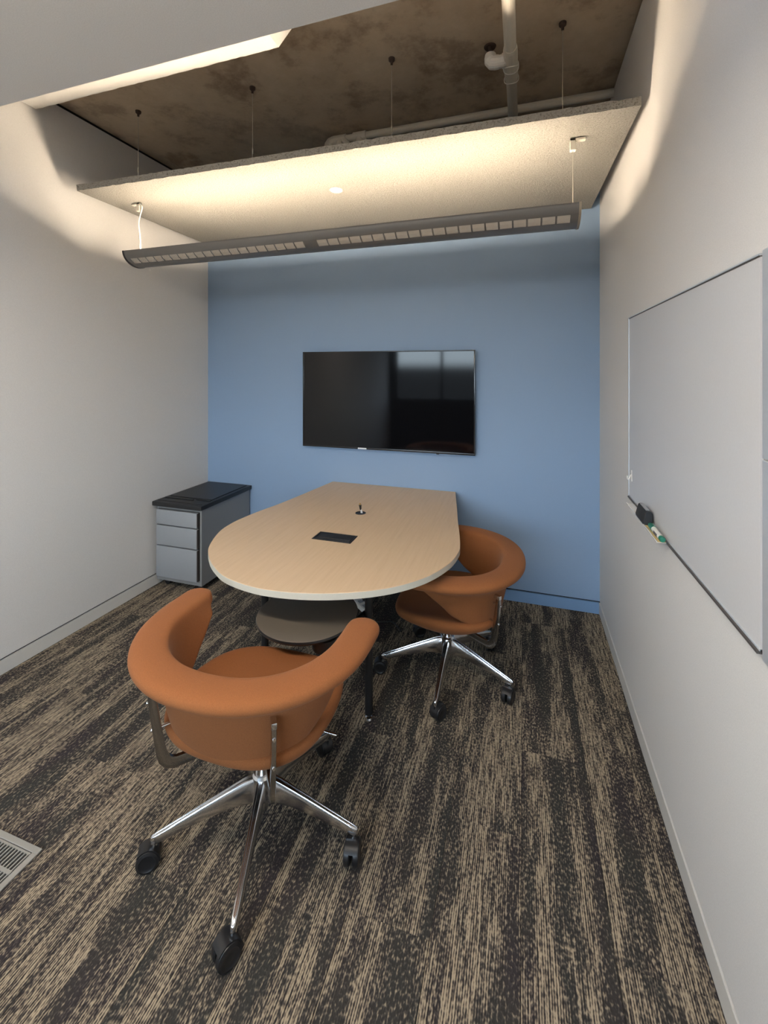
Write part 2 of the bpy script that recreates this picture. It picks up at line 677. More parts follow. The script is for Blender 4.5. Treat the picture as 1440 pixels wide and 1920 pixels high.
# lips
for j in (0, len(psis) - 1):
    for i in range(len(xs) - 1):
        bm.faces.new([vg[i, j, 0], vg[i + 1, j, 0], vg[i + 1, j, 1], vg[i, j, 1]])
me = bpy.data.meshes.new('housing')
bm.to_mesh(me); bm.free()
me.materials.append(housing_grey); me.materials.append(fixture_inside)
for p in me.polygons:
    p.use_smooth = True
hs = bpy.data.objects.new('housing', me)
COL.objects.link(hs); hs.parent = lamp
cell_mesh = None
for (a0, a1) in cells:
    if cell_mesh is None or abs((a1 - a0) - cell_w) > 1e-4:
        bm = nb()
        w2 = (a1 - a0) / 2
        rows = [(arc(CA + (CB - CA) * q / 2, -0.0015)) for q in range(3)]
        v1 = [[bm.verts.new((sx * w2, y, z)) for (y, z) in rows] for sx in (-1, 1)]
        rows2 = [(arc(CA + (CB - CA) * q / 2, -0.0035)) for q in range(3)]
        v2 = [[bm.verts.new((sx * w2, y, z)) for (y, z) in rows2] for sx in (-1, 1)]
        for q in range(2):
            bm.faces.new([v1[0][q], v1[1][q], v1[1][q + 1], v1[0][q + 1]])
            bm.faces.new([v2[0][q], v2[1][q], v2[1][q + 1], v2[0][q + 1]])
        o = obj('perforated_window', bm, lens_mat, lamp, ((a0 + a1) / 2, 0, 0))
        cell_mesh, cell_w = o.data, a1 - a0
    else:
        o = bpy.data.objects.new('perforated_window', cell_mesh)
        COL.objects.link(o); o.parent = lamp
        o.location = ((a0 + a1) / 2, 0, 0)
for sx in (-1, 1):
    bm = nb()
    pr = [arc(PI * i / 24, 0.003) for i in range(25)]
    a = [bm.verts.new((sx * LH, y, z)) for y, z in pr]
    b = [bm.verts.new((sx * (LH + 0.010), y, z)) for y, z in pr]
    ring_faces(bm, a, b)
    bm.faces.new(a); bm.faces.new(b)
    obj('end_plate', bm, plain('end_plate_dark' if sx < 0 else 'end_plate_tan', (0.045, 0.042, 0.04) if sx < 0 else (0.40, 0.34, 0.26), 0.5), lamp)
for yy in (-0.072, -0.036):
    for half in (-1, 1):
        bm = nb()
        tube(bm, [(half * 0.03, yy, -0.030), (half * (LH - 0.04), yy, -0.030)], 0.008, 8)
        obj('lamp_tube', bm, tube_glow, lamp)
for hxw, side in ((-2.383, 0), (0.234, 1)):
    x = hxw - lcx + (0.02 if side == 0 else -0.012)
    drop = PZ - LZ - 0.004
    bm = nb()
    tube(bm, [(x, 0.0, -0.065), (x, 0.0, drop)], 0.0014, 6)
    obj('hanging_wire', bm, wire_steel, lamp)
    bm = nb()
    box(bm, x - 0.013, x + 0.013, -0.012, 0.012, drop - 0.055, drop, 0.002, 1)
    box(bm, x - 0.013 if side else x - 0.055, x + 0.055 if side else x + 0.013, -0.012, 0.012, drop - 0.012, drop, 0.002, 1)
    obj('hanger_bracket', bm, pipe_white, lamp)
    if side == 0:
        bm = nb()
        pts = catmull([(x + 0.012, -0.004, drop - 0.004), (x + 0.028, -0.004, drop - 0.035), (x + 0.010, -0.004, drop - 0.085), (x + 0.003, -0.006, drop - 0.14), (x + 0.012, -0.004, drop - 0.22), (x + 0.010, 0.0, -0.01), (x + 0.016, 0.0, -0.06)], 6)
        tube(bm, pts, 0.0042, 8)
        obj('power_cord', bm, white_plastic, lamp)

# ================================================================== pipes under the slab
pipe = empty('drain_pipe', 'white drain pipe running lengthways under the concrete with an elbow to a ceiling hole', 'pipe', (-0.056, 1.9, 3.125))
R1 = 0.027
bm = nb()
tube(bm, [(0, -0.65, 0), (0, 1.29, 0)], R1, 20)
obj('pipe_run', bm, pipe_white, pipe)
bm = nb()
tube(bm, [(0, 0.20, 0), (0, 0.215, 0), (0, 0.42, 0), (0, 0.435, 0)], 0.033, 20, rs=[0.030, 0.033, 0.033, 0.030])
obj('coupling', bm, pipe_white, pipe)
bm = nb()
tube(bm, [(-0.02, 0.285, 0), (-0.070, 0.285, 0)], 0.029, 18)
tube(bm, [(-0.030, 0.285, 0), (-0.040, 0.285, 0)], 0.033, 18)
pts = [(-0.055, 0.285, 0), (-0.070, 0.285, 0), (-0.084, 0.286, 0.004), (-0.092, 0.287, 0.016), (-0.095, 0.288, 0.034), (-0.095, 0.288, 0.045)]
tube(bm, pts, 0.031, 18, rs=[0.031, 0.032, 0.033, 0.033, 0.029, 0.026])
obj('elbow', bm, white_plastic, pipe)
bm = nb()
tube(bm, [(-0.095, 0.288, 0.04), (-0.100, 0.33, ZC - 3.125)], 0.010, 10)
lathe(bm, [(0.0, ZC - 3.125 - 0.008), (0.026, ZC - 3.125 - 0.006), (0.030, ZC - 3.125), (0.0, ZC - 3.125)], 20, (-0.100, 0.33))
obj('drain_stub', bm, rust_brown, pipe)
bm = nb()
for yy, tl in ((0.315, 0.02), (0.335, -0.015), (0.425, 0.0)):
    rr = 0.036
    bm = nb()
    tube(bm, [(rr * math.cos(q * PI / 10), yy + tl * math.sin(q * PI / 10) + 0.01 * math.cos(q * PI / 5), rr * math.sin(q * PI / 10)) for q in range(21)], 0.0022, 6)
    obj('wire_tie', bm, white_plastic, pipe)

cross = empty('cross_pipe', 'white pipe running crossways behind the panel edge into the right wall with tees', 'pipe', (-0.35, 2.742, 3.197))
R2 = 0.024
bm = nb()
tube(bm, [(-0.86, 0, 0), (XR + 0.35 - 0.001, 0, 0)], R2, 18)
obj('pipe_run', bm, pipe_white, cross)
bm = nb()
pts = [(-0.855, 0, 0), (-0.885, 0, 0), (-0.905, 0, -0.006), (-0.918, 0, -0.022), (-0.922, 0, -0.045), (-0.922, 0, -0.065)]
tube(bm, pts, 0.031, 16)
obj('elbow', bm, pipe_white, cross)
bm = nb()
tube(bm, [(-0.922, 0, -0.05), (-0.922, 0, -0.30)], R2, 14)
obj('drop_pipe', bm, pipe_white, cross)
for tx in (-0.835, -0.69):
    bm = nb()
    tube(bm, [(tx - 0.045, 0, 0), (tx - 0.044, 0, 0), (tx + 0.044, 0, 0), (tx + 0.045, 0, 0)], 0.032, 16)
    tube(bm, [(tx, 0, 0), (tx, 0, -0.055)], 0.030, 16)
    obj('tee', bm, pipe_white, cross)
    bm = nb()
    tube(bm, [(tx, 0, -0.05), (tx, 0, -0.30)], R2, 14)
    obj('drop_pipe', bm, pipe_white, cross)
bm = nb()
pts = [(-0.80, -0.02, -0.02), (-0.775, -0.02, -0.05), (-0.74, -0.02, -0.085)]
tube(bm, pts, 0.022, 12)
obj('branch_pipe', bm, pipe_white, cross)

# ================================================================== television
tv = empty('television', 'slim black flat screen television mounted on the blue wall', 'television', (-1.008, YB, 1.398))
HWT, HHT = 0.684, 0.378
yf = -0.06
obj('back_shell', bx(-HWT + 0.006, HWT - 0.006, yf + 0.008, -0.018, -HHT + 0.006, HHT - 0.006, 0.008), black_plastic, tv)
obj('wall_mount', bx(-0.22, 0.22, -0.02, -0.0005, -0.20, 0.20), black_metal, tv)
bm = nb()
bz = 0.009
box(bm, -HWT, HWT, yf, yf + 0.012, HHT - bz, HHT, 0.002, 2)
box(bm, -HWT, HWT, yf, yf + 0.012, -HHT, -HHT + bz * 1.6, 0.002, 2)
box(bm, -HWT, -HWT + bz, yf, yf + 0.012, -HHT + bz * 1.6, HHT - bz, 0.002, 2)
box(bm, HWT - bz, HWT, yf, yf + 0.012, -HHT + bz * 1.6, HHT - bz, 0.002, 2)
obj('bezel', bm, plain('glossy_bezel', (0.010, 0.010, 0.012), 0.18), tv, smooth=35)
obj('screen', bx(-HWT + bz, HWT - bz, yf + 0.002, yf + 0.008, -HHT + bz * 1.6, HHT - bz), screen_mat, tv)
bd = obj('badge', bx(-0.208, -0.138, yf - 0.003, yf + 0.002, -HHT + 0.001, -HHT + 0.012, 0.001, 1), plain('badge_silver', (0.80, 0.84, 0.88), 0.25, metal=0.4), tv)
bd['label'] = 'small bright badge on the lower bezel'
obj('sensor_foot', bx(0.405, 0.425, yf - 0.001, yf + 0.008, -HHT - 0.006, -HHT + 0.001, 0.001, 1), black_plastic, tv)

# ================================================================== table
table = empty('meeting_table', 'light maple meeting table with a rounded end and black legs against the blue wall', 'table', (-0.963, 2.4, 0))
tx, ty = table.location.x, table.location.y
right = [(-0.472, 3.214), (-0.40, 2.80), (-0.367, 2.60), (-0.330, 2.40), (-0.306, 2.246), (-0.302, 2.16), (-0.326, 2.017), (-0.403, 1.851), (-0.529, 1.715), (-0.697, 1.620), (-0.873, 1.567), (-1.046, 1.554), (-1.219, 1.591), (-1.334, 1.657), (-1.430, 1.737), (-1.520, 1.845), (-1.600, 2.02), (-1.622, 2.15), (-1.617, 2.26), (-1.594, 2.40), (-1.554, 2.57), (-1.515, 2.80), (-1.453, 3.214)]
outline = [(p.x - tx, p.y - ty) for p in catmull([(x, y, 0) for x, y in right], 6)]
ZT = 0.737


def inset(ol, d):
    n = len(ol)
    out = []
    for i in range(n):
        a, b = Vector(ol[i - 1]), Vector(ol[(i + 1) % n])
        tdir = (b - a).normalized()
        nrm = Vector((tdir.y, -tdir.x))
        out.append((ol[i][0] + nrm.x * d, ol[i][1] + nrm.y * d))
    return out


area = sum(outline[i - 1][0] * outline[i][1] - outline[i][0] * outline[i - 1][1] for i in range(len(outline)))
sgn = 1 if area < 0 else -1
bm = nb()
lay = [(0.004, ZT - 0.030), (0.0, ZT - 0.0285), (0.0, ZT - 0.0022)]
rings = []
for d, z in lay:
    rings.append([bm.verts.new((x, y, z)) for x, y in inset(outline, sgn * d)])
for a, b in zip(rings, rings[1:]):
    ring_faces(bm, a, b)
bm.faces.new(rings[0]); bm.faces.new(rings[-1])
eb = obj('edge_band', bm, edge_band, table, smooth=40)
eb['label'] = 'pale grey edge band under the maple top'
# the maple top itself has a round grommet hole and a rectangular cut-out
HOLE = (-0.968 - tx, 2.56 - ty, 0.033)
REC = (-1.068 - tx, -0.847 - tx, 2.090 - ty, 2.196 - ty)
bm = nb()
ol = inset(outline, sgn * 0.0012)
top = [bm.verts.new((x, y, ZT)) for x, y in ol]
low = [bm.verts.new((x, y, ZT - 0.0022)) for x, y in inset(outline, sgn * 0.0)]
ring_faces(bm, top, low)
hole = [bm.verts.new((HOLE[0] + HOLE[2] * math.cos(2 * PI * k / 28), HOLE[1] + HOLE[2] * math.sin(2 * PI * k / 28), ZT)) for k in range(28)]
rec = [bm.verts.new((x, y, ZT)) for x, y in ((REC[0], REC[2]), (REC[1], REC[2]), (REC[1], REC[3]), (REC[0], REC[3]))]
edges = []
for ring in (top, hole, rec):
    for i in range(len(ring)):
        a, b = ring[i], ring[(i + 1) % len(ring)]
        ed = bm.edges.get((a, b)) or bm.edges.new((a, b))
        edges.append(ed)
bmesh.ops.triangle_fill(bm, use_beauty=True, use_dissolve=False, edges=edges, normal=(0, 0, 1))
# remove anything filled inside the two openings
kill = []
for f in bm.faces:
    if abs(f.normal.z) > 0.9:
        c = f.calc_center_median()
        if (Vector((c.x - HOLE[0], c.y - HOLE[1])).length < HOLE[2] * 0.97 and all((v in hole) for v in f.verts)) or all(v in rec for v in f.verts):
            kill.append(f)
bmesh.ops.delete(bm, geom=kill, context='FACES_ONLY')
obj('tabletop', bm, maple, table)
gr = obj('grommet', lathe(nb(), [(0.0, ZT - 0.0018), (0.026, ZT - 0.0016), (0.029, ZT + 0.0010), (0.033, ZT + 0.0012), (0.034, ZT - 0.001), (0.0, ZT - 0.002)], 32, HOLE[:2]), black_plastic, table, smooth=40)
pm = obj('power_module', bx(REC[0], REC[1], REC[2], REC[3], ZT - 0.0021, ZT + 0.0006), black_plastic, table)
bm = nb()
g = 0.010
for (x0, x1, y0, y1) in ((REC[0], REC[1], REC[2], REC[2] + g), (REC[0], REC[1], REC[3] - g, REC[3]), (REC[0], REC[0] + g, REC[2] + g, REC[3] - g), (REC[1] - g, REC[1], REC[2] + g, REC[3] - g)):
    box(bm, x0, x1, y0, y1, ZT, ZT + 0.003, 0.001, 1)
obj('rim', bm, black_plastic, pm)
ym = REC[2] + 0.030
obj('lid', bx(REC[0] + 0.014, REC[1] - 0.014, ym + 0.002, REC[3] - 0.013, ZT, ZT + 0.0026, 0.001, 1), black_matte, pm)
obj('lid', bx(REC[0] + 0.014, REC[1] - 0.014, REC[2] + 0.013, ym, ZT, ZT + 0.0022, 0.001, 1), black_matte, pm)
for lx, ly in ((-0.687, 1.925), (-1.245, 1.925), (-0.66, 2.95), (-1.27, 2.95)):
    x, y = lx - tx, ly - ty
    lg = obj('leg', lathe(nb(), [(0.0, 0.028), (0.0185, 0.028), (0.0185, ZT - 0.03), (0.0, ZT - 0.03)], 20, (x, y)), black_metal, table, smooth=40)
    obj('glide', lathe(nb(), [(0.0, 0.0), (0.017, 0.0), (0.019, 0.004), (0.016, 0.012), (0.008, 0.016), (0.008, 0.03), (0.0, 0.03)], 16, (x, y)), alu, lg, smooth=40)
    obj('mount_plate', bx(x - 0.05, x + 0.05, y - 0.05, y + 0.05, ZT - 0.036, ZT - 0.0302, 0.001, 1), black_metal, lg)
bm = nb()
box(bm, -1.245 - tx + 0.018, -0.687 - tx - 0.018, 2.95 - ty - 0.015, 2.95 - ty + 0.015, ZT - 0.07, ZT - 0.0302)
obj('under_rail', bm, black_metal, table)

# connector standing in the grommet
con = empty('cable_connector', 'black cable connector poking up out of the round table grommet', 'connector', (-0.966, 2.56, ZT + 0.001))
bm = lathe(nb(), [(0.0, 0.019), (0.0045, 0.019), (0.0062, 0.026), (0.0085, 0.046), (0.0085, 0.050), (0.0, 0.050)], 12)
obj('connector_body', xform(bm, Matrix.Shear('XY', 4, (-0.10, 0.0))), black_plastic, con, smooth=40)
bm = bx(-0.004, 0.004, -0.0025, 0.0025, 0.050, 0.060)
obj('contact_tip', xform(bm, Matrix.Shear('XY', 4, (-0.10, 0.0))), gold_metal, con)
bm = nb()
tube(bm, [(0.001, 0, 0.0), (0.001, 0, 0.010), (-0.002, 0, 0.021)], 0.004, 8)
tube(bm, [(0.009, -0.002, 0.0), (0.007, -0.001, 0.010), (0.002, 0, 0.021)], 0.003, 8)
ct = obj('cable_end', bm, white_plastic, con)
ct['label'] = 'pale cable ends below the connector'

# ================================================================== swivel chairs
def superell(a, b, n, th):
    c, s = math.cos(th), math.sin(th)
    return (a * math.copysign(abs(c) ** (2 / n), c), b * math.copysign(abs(s) ** (2 / n), s))


def chair_path(a, b, n, tip, count=64):
    """U-shaped plan curve: left tip, round the back (-y), right tip"""
    pts = []
    for i in range(7):
        pts.append(Vector((-a, tip * (1 - i / 7.0))))
    for i in range(count + 1):
        x, y = superell(a, b, n, PI + PI * i / count)
        pts.append(Vector((x, y)))
    for i in range(7):
        pts.append(Vector((a, tip * ((i + 1) / 7.0))))
    # even spacing
    L = [0]
    for p, q in zip(pts, pts[1:]):
        L.append(L[-1] + (q - p).length)
    out = []
    M = 72
    j = 0
    for k in range(M + 1):
        s = L[-1] * k / M
        while j < len(L) - 2 and L[j + 1] < s:
            j += 1
        u = (s - L[j]) / max(1e-9, L[j + 1] - L[j])
        out.append(pts[j].lerp(pts[j + 1], u))
    return out, L[-1]


def lerp_tab(tab, x):
    if x <= tab[0][0]:
        return tab[0][1]
    for (a, va), (b, vb) in zip(tab, tab[1:]):
        if x <= b:
            u = (x - a) / (b - a)
            u = u * u * (3 - 2 * u) if False else u
            return va + (vb - va) * u
    return tab[-1][1]


def build_wrap(dz):
    """back and arms in one upholstered band with a broad rolled rim"""
    inner, total = chair_path(0.292, 0.282, 2.25, 0.075)
    bm = nb()
    rings = []
    M = len(inner) - 1
    zb_tab = [(-0.285, 0.462), (-0.24, 0.464), (-0.16, 0.490), (-0.06, 0.545), (0.02, 0.620), (0.06, 0.668), (0.09, 0.690)]
    stations = []
    for i, p in enumerate(inner):
        q0, q1 = inner[max(0, i - 1)], inner[min(M, i + 1)]
        tg = (q1 - q0).normalized()
        nr = Vector((tg.y, -tg.x))
        if nr.dot(p) < 0:
            nr = -nr
        stations.append((p, nr, tg, 1.0))
    # round the two arm tips off
    CW = 0.062
    ends0, ends1 = [], []
    for k in range(6):
        ph = (k + 1) / 6 * PI / 2
        sc = max(0.04, math.cos(ph))
        ext = CW * 0.9 * math.sin(ph)
        p, nr, tg, _ = stations[0]
        ends0.append((p - tg * ext, nr, tg, sc))
        p, nr, tg, _ = stations[-1]
        ends1.append((p + tg * ext, nr, tg, sc))
    stations = ends0[::-1] + stations + ends1
    for p, nr, tg, sc in stations:
        y = p.y
        zb = lerp_tab(zb_tab, y)
        # rim (n outward from the inner edge, z absolute)
        rim = [(-0.002, 0.720), (0.004, 0.740), (0.014, 0.7475), (0.040, 0.751), (0.075, 0.751), (0.104, 0.747), (0.117, 0.739), (0.1215, 0.725), (0.117, 0.711), (0.102, 0.701), (0.070, 0.690)]
        ztop = 0.688
        drop = max(0.0, ztop - zb)
        wallk = min(1.0, drop / 0.12)
        # outer wall follows the rim in and down, then tucks in under
        outer = []
        for u in (0.12, 0.3, 0.5, 0.7, 0.88):
            nn = 0.046 - 0.052 * u * wallk
            outer.append((nn, ztop - drop * u - 0.002))
        bot_n = 0.0
        bottom = [(bot_n - 0.012 * wallk, zb), (bot_n - 0.012 - 0.014 * wallk, zb - 0.004 * wallk), (bot_n - 0.022 - 0.016 * wallk, zb + 0.010 * wallk)]
        if wallk < 0.05:
            bottom = [(0.030, zb), (0.020, zb), (0.012, zb + 0.002)]
        innerw = []
        zi0 = zb + 0.012 * wallk
        for u in (0.2, 0.45, 0.7, 0.9):
            nn = bottom[-1][0] * (1 - u) + (-0.004) * u
            innerw.append((nn, zi0 + (0.712 - zi0) * u))
        prof = rim + outer + bottom + innerw
        ring = []
        for nn, z in prof:
            if sc < 1.0:
                nn = CW + (nn - CW) * sc
                z = 0.722 + (z - 0.722) * (0.35 + 0.65 * sc)
            q = p + nr * nn
            ring.append(bm.verts.new((q.x, q.y, z + dz)))
        rings.append(ring)
    for a, b in zip(rings, rings[1:]):
        ring_faces(bm, a, b)
    bm.faces.new(rings[0]); bm.faces.new(rings[-1])
    return bm


def build_seat(dz):
    """bucket seat: deep rounded pan, a little dished, open towards the front"""
    bm = nb()
    prof = [  # (radial factor, z) from underside centre, over the rounded rim, to the top centre
        (0.0, 0.402), (0.25, 0.402), (0.45, 0.405), (0.62, 0.411), (0.76, 0.421), (0.875, 0.437), (0.955, 0.457), (0.995, 0.478), (0.99, 0.494), (0.955, 0.503), (0.90, 0.502), (0.80, 0.492), (0.62, 0.478), (0.40, 0.468), (0.20, 0.464), (0.0, 0.463)]
    n = 48
    rings = []
    for rf, z in prof:
        if rf == 0.0:
            rings.append([bm.verts.new((0, -0.005, z + dz))])
            continue
        ring = []
        for k in range(n):
            th = 2 * PI * k / n
            x, y = superell(0.291, 0.280, 2.8, th)
            x *= 1.0 - 0.13 * max(0.0, y / 0.280)
            # the top rises a little towards the sides and back, drops at the front lip
            zz = z
            fr = max(0.0, y / 0.280)
            if z > 0.455:
                zz += 0.010 * (x / 0.298) ** 2 * rf - 0.036 * fr ** 2 * rf
            else:
                zz += 0.006 * fr ** 2 + 0.040 * (max(0.0, -y / 0.280) * rf) ** 2
            ring.append(bm.verts.new((x * rf, y * rf - 0.005, zz + dz)))
        rings.append(ring)
    for a, b in zip(rings, rings[1:]):
        if len(a) == 1:
            for i in range(n):
                bm.faces.new((a[0], b[i], b[(i + 1) % n]))
        elif len(b) == 1:
            for i in range(n):
                bm.faces.new((a[i], a[(i + 1) % n], b[0]))
        else:
            ring_faces(bm, a, b)
    return bm


def flat_bar(bm, pts, w, th, widths=None, side=None):
    """a flat bar of width w (along the given side vectors) and thickness th swept along pts"""
    P = [Vector(p) for p in pts]
    rings = []
    for i, p in enumerate(P):
        d = (P[min(len(P) - 1, i + 1)] - P[max(0, i - 1)]).normalized()
        s = Vector(side).normalized()
        s = (s - d * s.dot(d)).normalized()
        u = d.cross(s).normalized()
        ww = widths[i] if widths else w
        r = []
        for (a, b) in ((-1, -0.6), (-0.8, -1), (0.8, -1), (1, -0.6), (1, 0.6), (0.8, 1), (-0.8, 1), (-1, 0.6)):
            r.append(bm.verts.new(p + s * (a * ww / 2) + u * (b * (th[i] if isinstance(th, list) else th) / 2)))
        rings.append(r)
    for a, b in zip(rings, rings[1:]):
        ring_faces(bm, a, b)
    bm.faces.new(rings[0]); bm.faces.new(rings[-1])
    return bm


def add_subsurf(o, lv=1):
    m = o.modifiers.new('round', 'SUBSURF')
    m.levels = lv
    m.render_levels = lv


def make_chair(label, loc, rotz, base_rot, dz, caster_turn):
    t = empty('swivel_chair', label, 'chair', loc, rotz, 'orange swivel chairs')
    o = obj('backrest', build_wrap(dz), wool, t, smooth='all'); add_subsurf(o, 1)
    o = obj('seat', build_seat(dz), wool, t, smooth='all'); add_subsurf(o, 1)
    # two flat metal brackets holding the back
    for s in (-1, 1):
        bm = nb()
        # an L-shaped plate standing in the radial plane: (distance from the hub, z)
        ux, uy = s * 0.615, -0.788
        rz = [(0.353, 0.632), (0.352, 0.61), (0.344, 0.55), (0.334, 0.48), (0.326, 0.43), (0.319, 0.408), (0.306, 0.391), (0.285, 0.381), (0.24, 0.378), (0.16, 0.376), (0.06, 0.376)]
        pts = [(r * ux, r * uy, z + dz) for r, z in rz]
        wd = [0.020, 0.024, 0.026, 0.028, 0.030, 0.032, 0.034, 0.034, 0.032, 0.030, 0.028]
        flat_bar(bm, pts, 0.015, wd, None, (-uy, ux, 0))
        br = obj('back_bracket', bm, chrome, t, smooth=35)
        for zz, rr in ((0.600, 0.351), (0.510, 0.339)):
            M = Matrix.Translation((rr * ux, rr * uy, zz + dz)) @ Vector((ux, uy, 0)).to_track_quat('Z', 'Y').to_matrix().to_4x4()
            tmp = lathe(nb(), [(0.0, -0.04), (0.005, -0.04), (0.005, 0.0145), (0.004, 0.0165), (0.0, 0.0165)], 10)
            obj('bolt', xform(tmp, M), alu, br, smooth=40)
        M = Matrix.Translation((0.335 * ux, 0.335 * uy, 0.637 + dz)) @ Matrix.Rotation(math.atan2(uy, ux), 4, 'Z')
        obj('end_cap', xform(bx(-0.032, 0.030, -0.0085, 0.0085, -0.010, 0.010, 0.004), M), alu, br, smooth=40)
    # tilt mechanism, lever and gas lift
    obj('mechanism', bx(-0.075, 0.075, -0.09, 0.09, 0.345 + dz, 0.392 + dz, 0.012), black_metal, t)
    bm = nb()
    tube(bm, [(0.05, 0.03, 0.362 + dz), (0.19, 0.05, 0.358 + dz), (0.262, 0.055, 0.352 + dz)], 0.0055, 10)
    obj('lever', bm, alu, t, smooth=40)
    obj('gas_lift', lathe(nb(), [(0.0, 0.10), (0.024, 0.10), (0.026, 0.19), (0.026, 0.30), (0.020, 0.302), (0.020, 0.35 + dz), (0.0, 0.35 + dz)], 20), alu, t, smooth=40)
    base = obj('star_base', lathe(nb(), [(0.0, 0.075), (0.020, 0.075), (0.024, 0.10), (0.030, 0.13), (0.036, 0.150), (0.036, 0.195), (0.030, 0.202), (0.0, 0.202)], 24), alu, t, smooth=40)
    for k in range(5):
        a = base_rot + k * 2 * PI / 5
        bm = nb()
        rings = []
        for r, zt, hgt, w in ((0.020, 0.192, 0.080, 0.040), (0.045, 0.191, 0.076, 0.043), (0.070, 0.186, 0.066, 0.041), (0.12, 0.171, 0.052, 0.035), (0.20, 0.147, 0.040, 0.030), (0.28, 0.122, 0.031, 0.026), (0.335, 0.105, 0.026, 0.023), (0.352, 0.099, 0.022, 0.018), (0.357, 0.094, 0.014, 0.010)):
            pr = [(-0.50, -0.9), (-0.44, -1.0), (0.44, -1.0), (0.50, -0.9), (0.36, -0.12), (0.25, 0.0), (0.12, 0.0), (0.08, -0.06), (-0.08, -0.06), (-0.12, 0.0), (-0.25, 0.0), (-0.36, -0.12)]
            rings.append([bm.verts.new((r, u * w, zt + v * hgt)) for u, v in pr])
        for p, q in zip(rings, rings[1:]):
            ring_faces(bm, p, q)
        bm.faces.new(rings[0]); bm.faces.new(rings[-1])
        xform(bm, Matrix.Rotation(a, 4, 'Z'))
        obj('base_arm', bm, alu, base, smooth=50)
        # caster
        cx, cy = 0.343 * math.cos(a), 0.343 * math.sin(a)
        ca = caster_turn[k]
        M = Matrix.Translation((cx, cy, 0)) @ Matrix.Rotation(ca, 4, 'Z')
        bm = nb()
        tube(bm, [(0, 0, 0.070), (0, 0, 0.098)], 0.0085, 12)
        obj('caster_stem', xform(bm, M), alu, base, smooth=40)
        for s in (-1, 1):
            bm = lathe(nb(), [(0.0, 0.004), (0.012, 0.004), (0.031, 0.004), (0.0355, 0.008), (0.036, 0.018), (0.034, 0.024), (0.026, 0.0265), (0.022, 0.024), (0.010, 0.024), (0.0, 0.025)], 24)
            xform(bm, Matrix.Translation((0.020, 0, 0.036)) @ Matrix.Rotation(-s * PI / 2, 4, 'X'))
            w = obj('caster_wheel', xform(bm, M), black_plastic, base, smooth=35)
        # hood over the wheels
        bm = nb()
        A, B = [], []
        for q in range(11):
            th = math.radians(35) + math.radians(150) * q / 10
            for lst, rr in ((A, 0.0385), (B, 0.033)):
                lst.append((0.020 + rr * math.cos(th), 0.036 + rr * math.sin(th)))
        ol = A + B[::-1]
        v0 = [bm.verts.new((x, -0.0215, z)) for x, z in ol]
        v1 = [bm.verts.new((x, 0.0215, z)) for x, z in ol]
        ring_faces(bm, v0, v1)
        bm.faces.new(v0); bm.faces.new(v1)
        box(bm, -0.012, 0.020, -0.003, 0.003, 0.03, 0.072)
        obj('caster_hood', xform(bm, M), black_plastic, base, smooth=40)
    return t


R = math.radians
make_chair('nearest orange upholstered swivel chair, its back to the room and facing the rounded table end',
           (-0.885, 1.355, 0), 0.0, R(2), 0.0, [R(-80), R(150), R(200), R(215), R(240)])
make_chair('lower orange swivel chair pushed under the right side of the table by the blue wall',
           (-0.388, 2.352, 0), R(90), R(-90 + 54), -0.082, [R(200), R(120), R(100), R(330), R(160)])

# ================================================================== round stool between table and front chair
st = empty('round_stool', 'low stool with a round grey brown disc top tucked under the rounded table end', 'stool', (-0.920, 1.765, 0))
o = obj('seat_disc', lathe(nb(), [(0.0, 0.526), (0.205, 0.526), (0.220, 0.531), (0.225, 0.539), (0.223, 0.547), (0.217, 0.550), (0.0, 0.550)], 64), [stool_top, black_plastic], st, smooth=30)
for p in o.data.polygons:
    if p.center.z < 0.5485:
        p.material_index = 1
obj('pivot_housing', lathe(nb(), [(0.0, 0.474), (0.042, 0.474), (0.051, 0.479), (0.053, 0.488), (0.053, 0.526), (0.0, 0.526)], 28, (0.133, -0.105)), black_plastic, st, smooth=40)
bm = nb()
tube(bm, catmull([(0.133, -0.105, 0.49), (0.17, -0.02, 0.49), (0.20, 0.12, 0.488), (0.212, 0.205, 0.47), (0.213, 0.215, 0.40), (0.213, 0.215, 0.012)], 6), 0.013, 12)
obj('support_post', bm, black_metal, st, smooth=40)
obj('foot_plate', lathe(nb(), [(0.0, 0.0), (0.020, 0.0), (0.022, 0.006), (0.016, 0.014), (0.0, 0.014)], 28, (0.213, 0.215)), black_metal, st, smooth=40)

# ================================================================== pedestal cabinet
cab = empty('pedestal_cabinet', 'silver three drawer pedestal cabinet with a black top in the back left corner', 'cabinet', (-2.42, 2.90, 0))
CX0, CX1, CY0, CY1 = -2.628 + 2.42, -2.222 + 2.42, 2.620 - 2.90, 3.200 - 2.90
Z0, Z1 = 0.058, 0.615
bm = nb()
tk = 0.016
box(bm, CX0, CX0 + tk, CY0, CY1, Z0, Z1)
box(bm, CX1 - tk, CX1, CY0, CY1, Z0, Z1)
box(bm, CX0 + tk, CX1 - tk, CY1 - tk, CY1, Z0, Z1)
box(bm, CX0 + tk, CX1 - tk, CY0, CY1 - tk, Z0, Z0 + 0.026)
box(bm, CX0 + tk, CX1 - tk, CY0, CY1 - tk, Z1 - 0.020, Z1)
box(bm, CX0 + tk, CX1 - tk, CY0 + 0.02, CY0 + 0.024, Z0, Z1, mat=1)
obj('body', bm, [cabinet_grey, gap_black], cab)
zs = [Z0 + 0.026, Z0 + 0.265, Z0 + 0.418, Z1 - 0.022]
